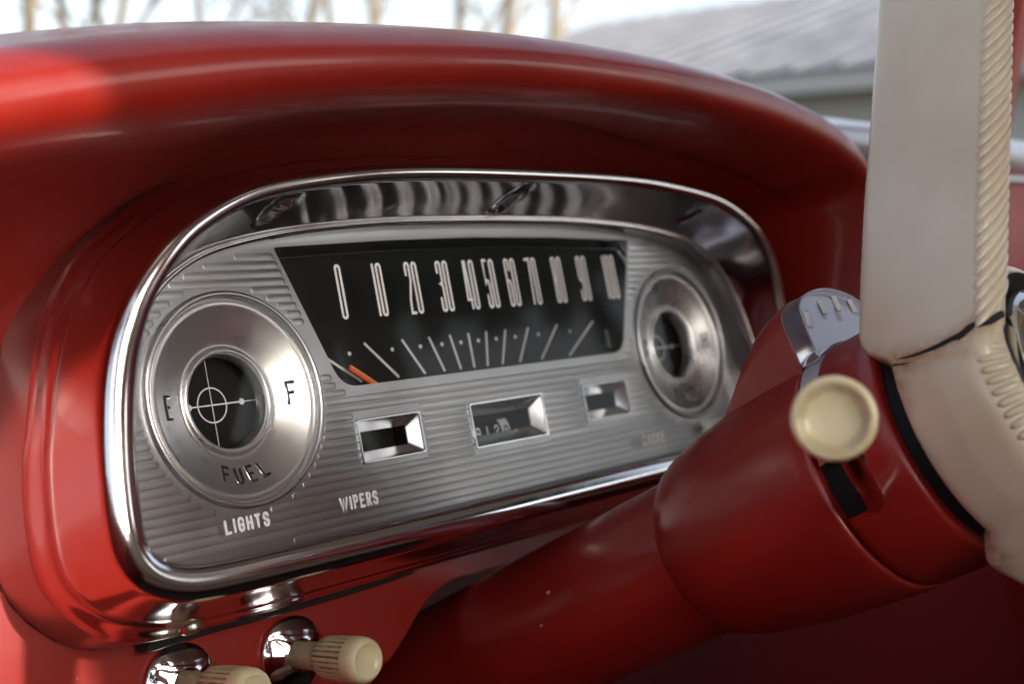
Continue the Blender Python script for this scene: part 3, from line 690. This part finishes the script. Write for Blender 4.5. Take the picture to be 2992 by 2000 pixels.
def spoke_mesh(flip=False):
    rows = []
    for h in [-7, -5, -3, -1, 1, 3, 5, 7, 9, 12, 16, 22, 30, 40, 55, 70, 85, 100, 120, 140, 160, 172]:
        rows.append([spoke_pt(h, w, t - max(0, 1 - h) * .75) for w, t in spoke_section(h)])
    # beyond the frame the spoke swings out to the rim
    last = rows[-1]; cen = tuple(sum(p[i] for p in last) / len(last) for i in range(3)); ph = math.atan2(vdot(vsub(cen, AX0), E2), vdot(vsub(cen, AX0), E1))
    tgt = tuple(RIMC[i] + RIMR * (math.cos(ph) * E1[i] + math.sin(ph) * E2[i]) for i in range(3))
    for k in range(1, 7):
        t = k / 6; sc = 1 - .55 * t; o = tuple(cen[i] + (tgt[i] - cen[i]) * t for i in range(3))
        rows.append([tuple(o[i] + (p[i] - cen[i]) * sc for i in range(3)) for p in last])
    if flip:                                  # the lower spoke mirrors the upper one
        rows = [[colp_rot(p) for p in r] for r in rows]
    v, f = grid(rows, closed_v=True); n = len(rows[0]); f += [list(range(n)), list(range(len(v) - n, len(v)))]
    return v, f
def colp_rot(p):
    q = vsub(p, AX0); s, a, b = vdot(q, AD), vdot(q, E1), -vdot(q, E2); c_, s_ = math.cos(R_(17)), math.sin(R_(17)); return col(s, a * c_ - b * s_, a * s_ + b * c_)
bm = bmesh.new()
def bm_add(v, f):
    vs_ = [bm.verts.new(W(*p)) for p in v]
    for q in f: bm.faces.new([vs_[i] for i in q])
bm_add(*spoke_mesh()); bm_add(*spoke_mesh(True))
bm_add(*clathe([(230, .01), (230, 34), (236, 39), (241.5, 41), (243.5, 42.2), (243.6, 43.6), (240.5, 46.6), (237, 50), (235, 51.8), (232, 52.4), (220, 52.4), (208, 51.4), (204.6, 50.8), (203.4, 49.6), (203.2, 46), (205, 40), (205, .01)], 128, caps=True))
rimv = [[tuple(RIMC[i] + (RIMR + 11 * math.cos(b)) * (math.cos(a) * E1[i] + math.sin(a) * E2[i]) + 12 * math.sin(b) * AD[i] for i in range(3)) for b in [2 * math.pi * j / 16 for j in range(16)]] for a in [2 * math.pi * k / 120 for k in range(120)]]
bm_add(*grid(rimv, True, True))
bmesh.ops.recalc_face_normals(bm, faces=bm.faces)
tmp = bpy.data.meshes.new('tmp'); bm.to_mesh(tmp); bm.free(); to = bpy.data.objects.new('tmp', tmp); COL.objects.link(to)
rm = to.modifiers.new('r', 'REMESH'); rm.mode = 'VOXEL'; rm.voxel_size = 0.0013
smo = to.modifiers.new('s', 'SMOOTH'); smo.factor = .5; smo.iterations = 9
dg = bpy.context.evaluated_depsgraph_get(); wm = bpy.data.meshes.new_from_object(to.evaluated_get(dg)); bpy.data.objects.remove(to)
bvh = BVHTree.FromPolygons([v.co for v in wm.vertices], [list(p.vertices) for p in wm.polygons])
CW = W(*CAMP)
def hit(u, v):
    loc, nor, idx, dist = bvh.ray_cast(CW, WD(*ray(u, v)).normalized()); return loc, nor
CRACK = [(2957, 920), (2930, 918), (2910, 929), (2891, 939), (2862, 947), (2838, 955), (2822, 968), (2807, 981), (2785, 990), (2757, 1004), (2728, 1018), (2700, 1029), (2668, 1040), (2640, 1047), (2624, 1050)]
CW_ = [2.0, 2.0, 2.0, 2.0, 1.9, 1.8, 1.7, 2.0, 1.5, 1.3, 1.1, .9, .65, .35, .12]
CR2 = [(2590, 1074), (2612, 1068), (2640, 1064), (2657, 1060)]; CW2 = [.7, .55, .35, .1]
stain_pts = []
off = base_of(SW_)
for P_, Wd in ((CRACK, CW_), (CR2, CW2)):
    pts = smooth_poly([(a, b) for a, b in P_], 3); wd = smooth_poly([(a,) for a in Wd], 3); rows = []
    H_ = [hit(*p) for p in pts]; H_ = [(l, n_, w_[0]) for (l, n_), w_ in zip(H_, wd) if l is not None]
    for i, (l, n_, w_) in enumerate(H_):
        t = (H_[min(i + 1, len(H_) - 1)][0] - H_[max(i - 1, 0)][0]).normalized(); s = n_.cross(t).normalized() * (w_ / 1350) * random.uniform(.88, 1.1); up = n_ * .0005
        rows.append([l - s - n_ * .0004, l - s * .8 + up, l + s * .8 + up, l + s - n_ * .0004]); stain_pts.append(l)
    v, f = grid(rows); mesh_obj('crack', v, f, M['gap'], SW_, 0, True)
for u, v in [(2700, 1340), (2760, 1440), (2840, 1540), (2895, 1600), (2925, 1630), (2930, 1660), (2915, 1680), (2570, 1050), (2590, 1060), (2640, 1180), (2630, 1130)]:
    l, n_ = hit(u, v)
    if l is not None: stain_pts.append(l)
for vt in wm.vertices: vt.co -= off
wm.materials.append(M['cream']); wm.shade_smooth()
from mathutils.kdtree import KDTree
kd = KDTree(len(stain_pts))
for i, p in enumerate(stain_pts): kd.insert(p, i)
kd.balance()
at = wm.attributes.new('dirt', 'FLOAT', 'POINT')
for i, vt in enumerate(wm.vertices):
    d = kd.find(vt.co + off)[2] * 1000; at.data[i].value = min(.75, max(0, (1 - d / 8.0)) ** 1.8 * .85)
body = bpy.data.objects.new('hub_and_spokes', wm); COL.objects.link(body); body.parent = SW_
# rope ribs round the driver side of each spoke
def rib_path(h0):
    pts = []
    for k in range(11):
        a = 14 + 128 * k / 10; h = h0 + 27 * k / 10; r, b = interp(RGT, h), interp(BLG, h)
        pts.append(spoke_pt(h, r + b * math.sin(R_(a)) ** .9 - .55, -TH / 2 + (TH / 2 - .35) * math.cos(R_(a))))
    return pts
h = 7.5
while h < 150:
    for flip in (False, True):
        P_ = rib_path(h); P_ = [colp_rot(p) for p in P_] if flip else P_
        mb = MB(); mb.add(*tube(P_, 1.9, None, 1, 8, False, [.25, .7, .95, 1, 1, 1, 1, 1, .95, .7, .25])); o = mb.build('grip_rib', M['cream'], SW_, 80)
    h += 5.1
for k in range(44):
    ph = 104 + k * 4.6
    mb = MB(); mb.add(*tube([colp(235.0, 51.2, ph), colp(236.4, 50.6, ph), colp(239, 48.3, ph), colp(241.5, 45.9, ph), colp(243.0, 44.0, ph)], 1.55, None, 1, 8, False, [.4, .9, 1, .9, .4])); mb.build('hub_rib', M['cream'], SW_, 80)
mesh_obj('horn_bowl', *clathe([(243.3, 42.3), (243.9, 41.6), (243.2, 40.6), (238, 38.6), (233.5, 35), (232, 30), (231.5, .01)]), M['wheelblack'], SW_, 50)
mesh_obj('horn_cap', *clathe([(233, 31), (240, 34.5), (243, 35.2), (246, 34), (250, 29), (254, 20), (256, 8), (256.3, .01)]), M['chrome'], SW_, 50)

# ================================================================== truck cab around the dash (shades it and shows in the chrome)
M['headliner'] = mat('headliner', (.62, .61, .58), .7, bump=.1)
M['seat'] = mat('seat_vinyl', (.34, .25, .16), .5, bump=.1)
M['mat'] = mat('floor_mat', (.11, .085, .07), .8)
def poly_slab(name, pts, z0, z1, m, label, cat):
    n = len(pts); v = [Vector((x, y, z0)) for x, y in pts] + [Vector((x, y, z1)) for x, y in pts]
    f = [list(range(n)), list(range(n, 2 * n))] + [[i, (i + 1) % n, n + (i + 1) % n, n + i] for i in range(n)]
    return tag(mesh_obj(name, v, f, m, None, 0, True), label, cat)
ZR = H0 + .72; YR = -1.12
poly_slab('cab_roof', [(-.69, -.12), (-.69, -1.22), (1.10, -1.22), (1.10, -.12)], ZR, ZR + .04, M['headliner'], 'truck cab roof with grey headliner above the dashboard', 'roof')
def sun_back(p):                              # where the sun ray that lights world point p crosses the rear wall
    k = (p.y - YR) / SUN_TRAVEL.y; q = p - SUN_TRAVEL * k; return (q.x, q.z)
e_low, e_hi = sun_back(W(-209, 44, -96)), sun_back(W(-249, -88, 88))
print('rear window edge', e_low, e_hi, H0)
sl = (e_hi[0] - e_low[0]) / (e_hi[1] - e_low[1]); xe = lambda zz: e_low[0] + sl * (zz - e_low[1])
zb, zt = H0 + .03, H0 + .66
SUN_OPENING = round_poly([(-.60, zb), (xe(zb), zb), (xe(zt), zt), (-.60, zt)], [.05, .05, .05, .05], 6)  # unseen window, shaped to throw the sun patch on the left dash
WALLR = [(-.69, H0 - .95), (1.10, H0 - .95), (1.10, ZR), (-.69, ZR)]
FILL_OPENING = round_poly([(.46, H0 + .14), (1.02, H0 + .14), (1.02, zt), (.46, zt)], [.05] * 4, 6)  # unseen second opening, added to brighten reflections in the face plate
rv, rf = fill([WALLR, SUN_OPENING, FILL_OPENING])
wl = mesh_obj('cab_rear_wall', [Vector((p.x, YR, p.y)) for p in rv], rf, M['red'], None, 0, True)
so = wl.modifiers.new('t', 'SOLIDIFY'); so.thickness = .03; so.offset = 0
tag(wl, 'red rear wall of the truck cab with two rounded openings shaped for the light', 'wall')
mb = MB(); mb.add(*box((-.66, -.50, H0 - .46), .03, .60, .50)); mb.build('driver_door', M['red'], None, 0, True)
tag(bpy.data.objects['driver_door'], 'red driver door with its window rolled down beside the dashboard', 'door')
mb = MB(); mb.add(*box((.30, -.78, H0 - .47), .70, .26, .09)); mb.add(*box((.30, -.98, H0 - .20), .70, .07, .30))
tag(mb.build('bench_seat', M['seat'], None, 0, True), 'tan vinyl bench seat facing the dashboard', 'seat'); bevel_mod(bpy.data.objects['bench_seat'], .04, 3)
mb = MB(); mb.add(*box((1.07, -.45, H0 - .44), .03, .62, .50)); mb.build('passenger_door', M['red'], None, 0, True)
tag(bpy.data.objects['passenger_door'], 'red passenger door with its window open across the cab', 'door')
tag(poly_slab('cab_floor', [(-.62, -1.09), (1.03, -1.09), (1.03, .20), (-.62, .20)], H0 - .98, H0 - .93, M['mat'], 'brown rubber covered floor of the truck cab', 'floor'))
pb, pt = (850, 39.6, 150), (850, 8.3, 221.7); dv = vnorm(vsub(pt, pb)); pl0 = vadd(pb, dv, -40); pl1 = vadd(pb, dv, 520)
s = vnorm(vcross(dv, (1, 0, 0))); mb = MB(); rows = []
for p in (pl0, pl1): rows.append([tuple(p[i] + a * s[i] + b * (1, 0, 0)[i] for i in range(3)) for a, b in ((-16, -10), (-20, 0), (-16, 40), (60, 40), (66, 20), (60, -10), (20, -16))])
v, f = grid(rows, closed_v=True); f += [list(range(7)), list(range(7, 14))]
tag(mesh_obj('windshield_pillar', [vadd(q, (22, 40, 0)) for q in v], f, M['red'], None, 30), 'red windshield pillar leaning back from the passenger end of the dashboard', 'pillar'); bevel_mod(bpy.data.objects['windshield_pillar'], .008, 3)

# ================================================================== outside
M['ground'] = mat('dry_grass_ground', (.13, .12, .075), .9, var=.35, var_scale=.6, bump=.3, bump_scale=6)
tag(mesh_obj('ground', [Vector((x, y, 0)) for x, y in ((-1500, -1500), (1500, -1500), (1500, 1500), (-1500, 1500))], [[0, 1, 2, 3]], M['ground'], None, 0, True), 'dry winter lawn around the truck', kind='structure')
M['siding'] = mat('pale_siding', (.52, .52, .53), .7); M['roofm'] = mat('weathered_metal_roof', (.20, .205, .225), .42, .3, var=.25, var_scale=1.3, rough_var=.12)
M['soffit'] = mat('soffit', (.20, .20, .19), .8); M['winglass'] = mat('window_glass', (.03, .035, .045), .05)
fa = math.atan2(fwd.x, fwd.y); axz = fa - R_(43.0)
AXB = Vector((math.sin(axz), math.cos(axz), 0)); NB = Vector((AXB.y, -AXB.x, 0))       # NB points away from the truck
if NB.dot(fwd) < 0: NB = -NB
E0 = at_depth(2400, 208, 15.0); ez = E0.z
E0.z = 0
HS = root('house', Vector((E0.x, E0.y, 0)), 'pale house with a weathered ribbed metal roof beyond the windshield', 'house')
def HP(a, n_, z): return E0 + AXB * a + NB * n_ + Vector((0, 0, z))
A0, A1 = -12.2, 9.5; RUN, RISE = 6.4, 2.05
def slab(a0, a1, n0, n1, z0, z1, rise=0.0, nm='x', m=None, par=HS):
    v = [HP(a0, n0, z0), HP(a1, n0, z0), HP(a1, n1, z0 + rise), HP(a0, n1, z0 + rise), HP(a0, n0, z1), HP(a1, n0, z1), HP(a1, n1, z1 + rise), HP(a0, n1, z1 + rise)]
    return mesh_obj(nm, v, [[0, 3, 2, 1], [4, 5, 6, 7], [0, 1, 5, 4], [1, 2, 6, 5], [2, 3, 7, 6], [3, 0, 4, 7]], m, par, 0, True)
slab(A0 + .4, A1 - .4, .55, 2 * RUN - .55, 0, ez - .12, 0, 'wall', M['siding'])
rf_ = slab(A0, A1, 0, RUN, ez - .06, ez, RISE, 'roof', M['roofm'])
slab(A0, A1, 2 * RUN, RUN + .002, ez - .06, ez, RISE, 'roof', M['roofm'])
slab(A0, A1, -.03, 0, ez - .22, ez - .02, 0, 'fascia', M['siding']); slab(A0 + .1, A1 - .1, .01, .54, ez - .20, ez - .14, 0, 'soffit', M['soffit'])
k = 0; a = A0
while a < A1 - .3:
    slab(a + .02, a + .57, -.06, RUN - .02, ez + .004, ez + .03, RISE, 'roof_panel', M['roofm'], rf_); slab(a + .575, a + .635, -.06, RUN - .02, ez + .004, ez + .075, RISE, 'roof_seam', M['roofm'], rf_); a += .63
for wa in (-6.2, -3.0, 1.05, 4.2):
    wn = slab(wa - .62, wa + .62, .48, .56, ez - 1.75, ez - .5, 0, 'window', M['siding']); slab(wa - .52, wa + .52, .46, .479, ez - 1.65, ez - .6, 0, 'pane', M['winglass'], wn)

M['bark'] = mat('bark', (.20, .165, .12), .9, bump=.5, bump_scale=20); M['leaf_y'] = mat('spring_leaves', (.30, .22, .05), .7); M['leaf_g'] = mat('evergreen_leaves', (.035, .05, .022), .8); M['leaf_b'] = mat('dry_leaves', (.22, .15, .09), .8)
def tree(base, hgt, label, seed, leaf=None, nleaf=0, lsize=.09, spread=1.0, cat='tree', group='trees around the yard'):
    rnd = random.Random(seed); tr_ = root('tree', Vector(base), label, cat, group); mb = MB(); lf = MB()
    tips = []
    def branch(p, d, ln, r, depth):
        n = 5; pts = [tuple(p)]; q = Vector(p); dd = Vector(d)
        for i in range(n):
            dd = (dd + Vector((rnd.uniform(-.16, .16), rnd.uniform(-.16, .16), rnd.uniform(-.05, .12)))).normalized(); q = q + dd * (ln / n); pts.append(tuple(q))
            if depth < 3 and (i >= 1 or depth > 0):
                for _ in range(1 if depth == 0 else rnd.choice((1, 1, 2))):
                    ang = rnd.uniform(0, 6.28); side = Vector((math.cos(ang), math.sin(ang), rnd.uniform(.1, .8))) * spread
                    branch(q, (dd * .55 + side * .75).normalized(), ln * rnd.uniform(.42, .62), r * (1 - i / n * .6) * .5, depth + 1)
            if depth >= 2: tips.append(q.copy())
        mb.add(*tube(pts, r, None, 1, 7 if depth == 0 else 4 if depth < 3 else 3, False, [1 - .8 * i / n for i in range(n + 1)]))
    branch(base, (rnd.uniform(-.05, .05), rnd.uniform(-.05, .05), 1), hgt, hgt * .015, 0)
    mb.build('trunk', M['bark'], tr_, 60, True)
    if leaf:
        for _ in range(nleaf):
            t = rnd.choice(tips) + Vector((rnd.gauss(0, .18), rnd.gauss(0, .18), rnd.gauss(0, .18))); a = Vector((rnd.uniform(-1, 1), rnd.uniform(-1, 1), rnd.uniform(-1, 1))).normalized() * lsize; b = a.cross(Vector((rnd.uniform(-1, 1), rnd.uniform(-1, 1), rnd.uniform(-1, 1)))).normalized() * lsize * .7
            lf.add([tuple(t - a), tuple(t + b), tuple(t + a), tuple(t - b)], [[0, 1, 2, 3]])
        lf.build('crown', M[leaf], tr_, 0, True)
def gpos(u, D):
    p = at_depth(u, 700, D); return (p.x, p.y, 0)
tree(gpos(-30, 14), 7.5, 'tree with tan buds at the end of the row', 11, 'leaf_y', 1200, .05)
tree(gpos(160, 26), 10, 'bare grey tree with fine twigs, thinnest of the row', 12, 'leaf_b', 500, .04)
tree(gpos(640, 34), 12, 'tall bare tree standing far behind the others', 13, 'leaf_b', 700, .04)
tree(gpos(1090, 24), 9, 'bare brown tree leaning over the lawn', 14, 'leaf_b', 1300, .06)
tree(gpos(1290, 19), 8, 'small tree with yellow spring leaves beside the house', 15, 'leaf_y', 2600, .07)
tree(gpos(1440, 20), 9, 'tree with yellow leaves and a dark trunk near the house gable', 16, 'leaf_y', 2200, .07)
tree(gpos(1535, 24), 11, 'dark trunked bare tree at the corner of the house', 17, 'leaf_b', 900, .05)
tree(gpos(330, 22), 9, 'slender tree with tan twigs between two bare trees', 21, 'leaf_b', 2600, .05)
tree(gpos(480, 28), 11, 'twiggy tree with pale buds in the middle of the row', 22, 'leaf_b', 2600, .05)
tree(gpos(800, 23), 9, 'young tree with dry tan leaves along the lawn', 23, 'leaf_b', 2600, .05)
tree(gpos(1190, 30), 11, 'tree with pale yellow leaves behind the small yellow one', 24, 'leaf_y', 3000, .06)
tree(gpos(900, 40), 12, 'pale bare tree in the gap of the row', 18)
# trees behind and beside the truck that show in the glass and chrome
for i, (x, y, hh, lab, lf_, nl) in enumerate(((6.0, -3.6, 7, 'evergreen tree across the drive on the passenger side', 'leaf_g', 16000), (6.6, -6.4, 8, 'tall evergreen tree behind the passenger side', 'leaf_g', 18000), (4.8, -9.0, 7, 'tree with dry leaves behind the truck bed', 'leaf_b', 9000), (-9, 3.5, 9, 'bare tree with buds on the driver side lawn', 'leaf_y', 2500), (-12, -6, 10, 'dark evergreen tree on the driver side lawn', 'leaf_g', 4000), (-6, -13, 9, 'evergreen tree behind the driver corner of the truck', 'leaf_g', 4000))):
    tree((x, y, 0), hh, lab, 40 + i, lf_, nl, .17, 1.2)

# unseen slim evergreen, added to keep the sun off the lower right footwell
def sun_block_tree(base, hgt, rad, n, label, seed):
    rnd = random.Random(seed); r_ = root('tree', Vector(base), label, 'tree', 'trees around the yard'); mb = MB(); lf = MB()
    mb.add(*tube([tuple(Vector(base) + Vector((0, 0, hgt * k / 6))) for k in range(7)], .12, None, 1, 8, False, [1 - .12 * k for k in range(7)])); mb.build('trunk', M['bark'], r_, 60, True)
    for _ in range(n):
        z = rnd.random() ** .8 * hgt * .96 + hgt * .04; rr = rad * (1 - (z / hgt) ** 2.2) * math.sqrt(rnd.random()) * (1 + .25 * math.sin(z * 5)); a = rnd.uniform(0, 6.283)
        t = Vector(base) + Vector((rr * math.cos(a), rr * math.sin(a), z)); d = Vector((math.cos(a) * .5, math.sin(a) * .5, 1)).normalized() * rnd.uniform(.10, .2); b = d.cross(Vector((rnd.uniform(-1, 1), rnd.uniform(-1, 1), .2))).normalized() * .07
        lf.add([tuple(t - d), tuple(t + b), tuple(t + d), tuple(t - b)], [[0, 1, 2, 3]])
    lf.build('crown', M['leaf_g'], r_, 0, True)
sun_block_tree((1.42, -7.0, 0), 7.2, .95, 15000, 'slim columnar evergreen added close behind the truck to block the sun', 91)

# ------------------------------------------------------------------ chips and a scratch in the column paint
def on_tube(u, v, r):
    d = ray(u, v); o = vsub(CAMP, AX0); da, oa = vdot(d, AD), vdot(o, AD)
    dp = vsub(d, tuple(da * c for c in AD)); op = vsub(o, tuple(oa * c for c in AD))
    A_, B_, C_ = vdot(dp, dp), 2 * vdot(dp, op), vdot(op, op) - r * r; D_ = B_ * B_ - 4 * A_ * C_
    return vadd(CAMP, d, (-B_ - math.sqrt(max(0, D_))) / (2 * A_))
M['chip'] = mat('bare_primer', (.55, .48, .47), .6)
for u, v, sz in ((1602, 1733, 1.0), (1582, 1830, .7)):
    p = on_tube(u, v, 34.85); q = vsub(p, AX0); n_ = vnorm(vsub(q, tuple(vdot(q, AD) * c for c in AD)))
    mesh_obj('paint_chip', *lathe([(-.3, sz), (.12, sz * .9), (.16, .01)], p, n_, 9, rfun=lambda h, r, a: r * (1 + .3 * math.sin(2 * a + 1) + .15 * math.sin(5 * a))), M['chip'], SC, 0)
sc_ = [on_tube(2229 + 56 * k / 8, 1215 - 55 * k / 8, interp([(0, 46.6), (8, 48.2)], k)) for k in range(9)]
mesh_obj('scratch', *tube(sc_, .32, None, 1, 5, False, [.2, .6, 1, 1, .9, 1, .8, .5, .2]), M['chip'], SC, 0)
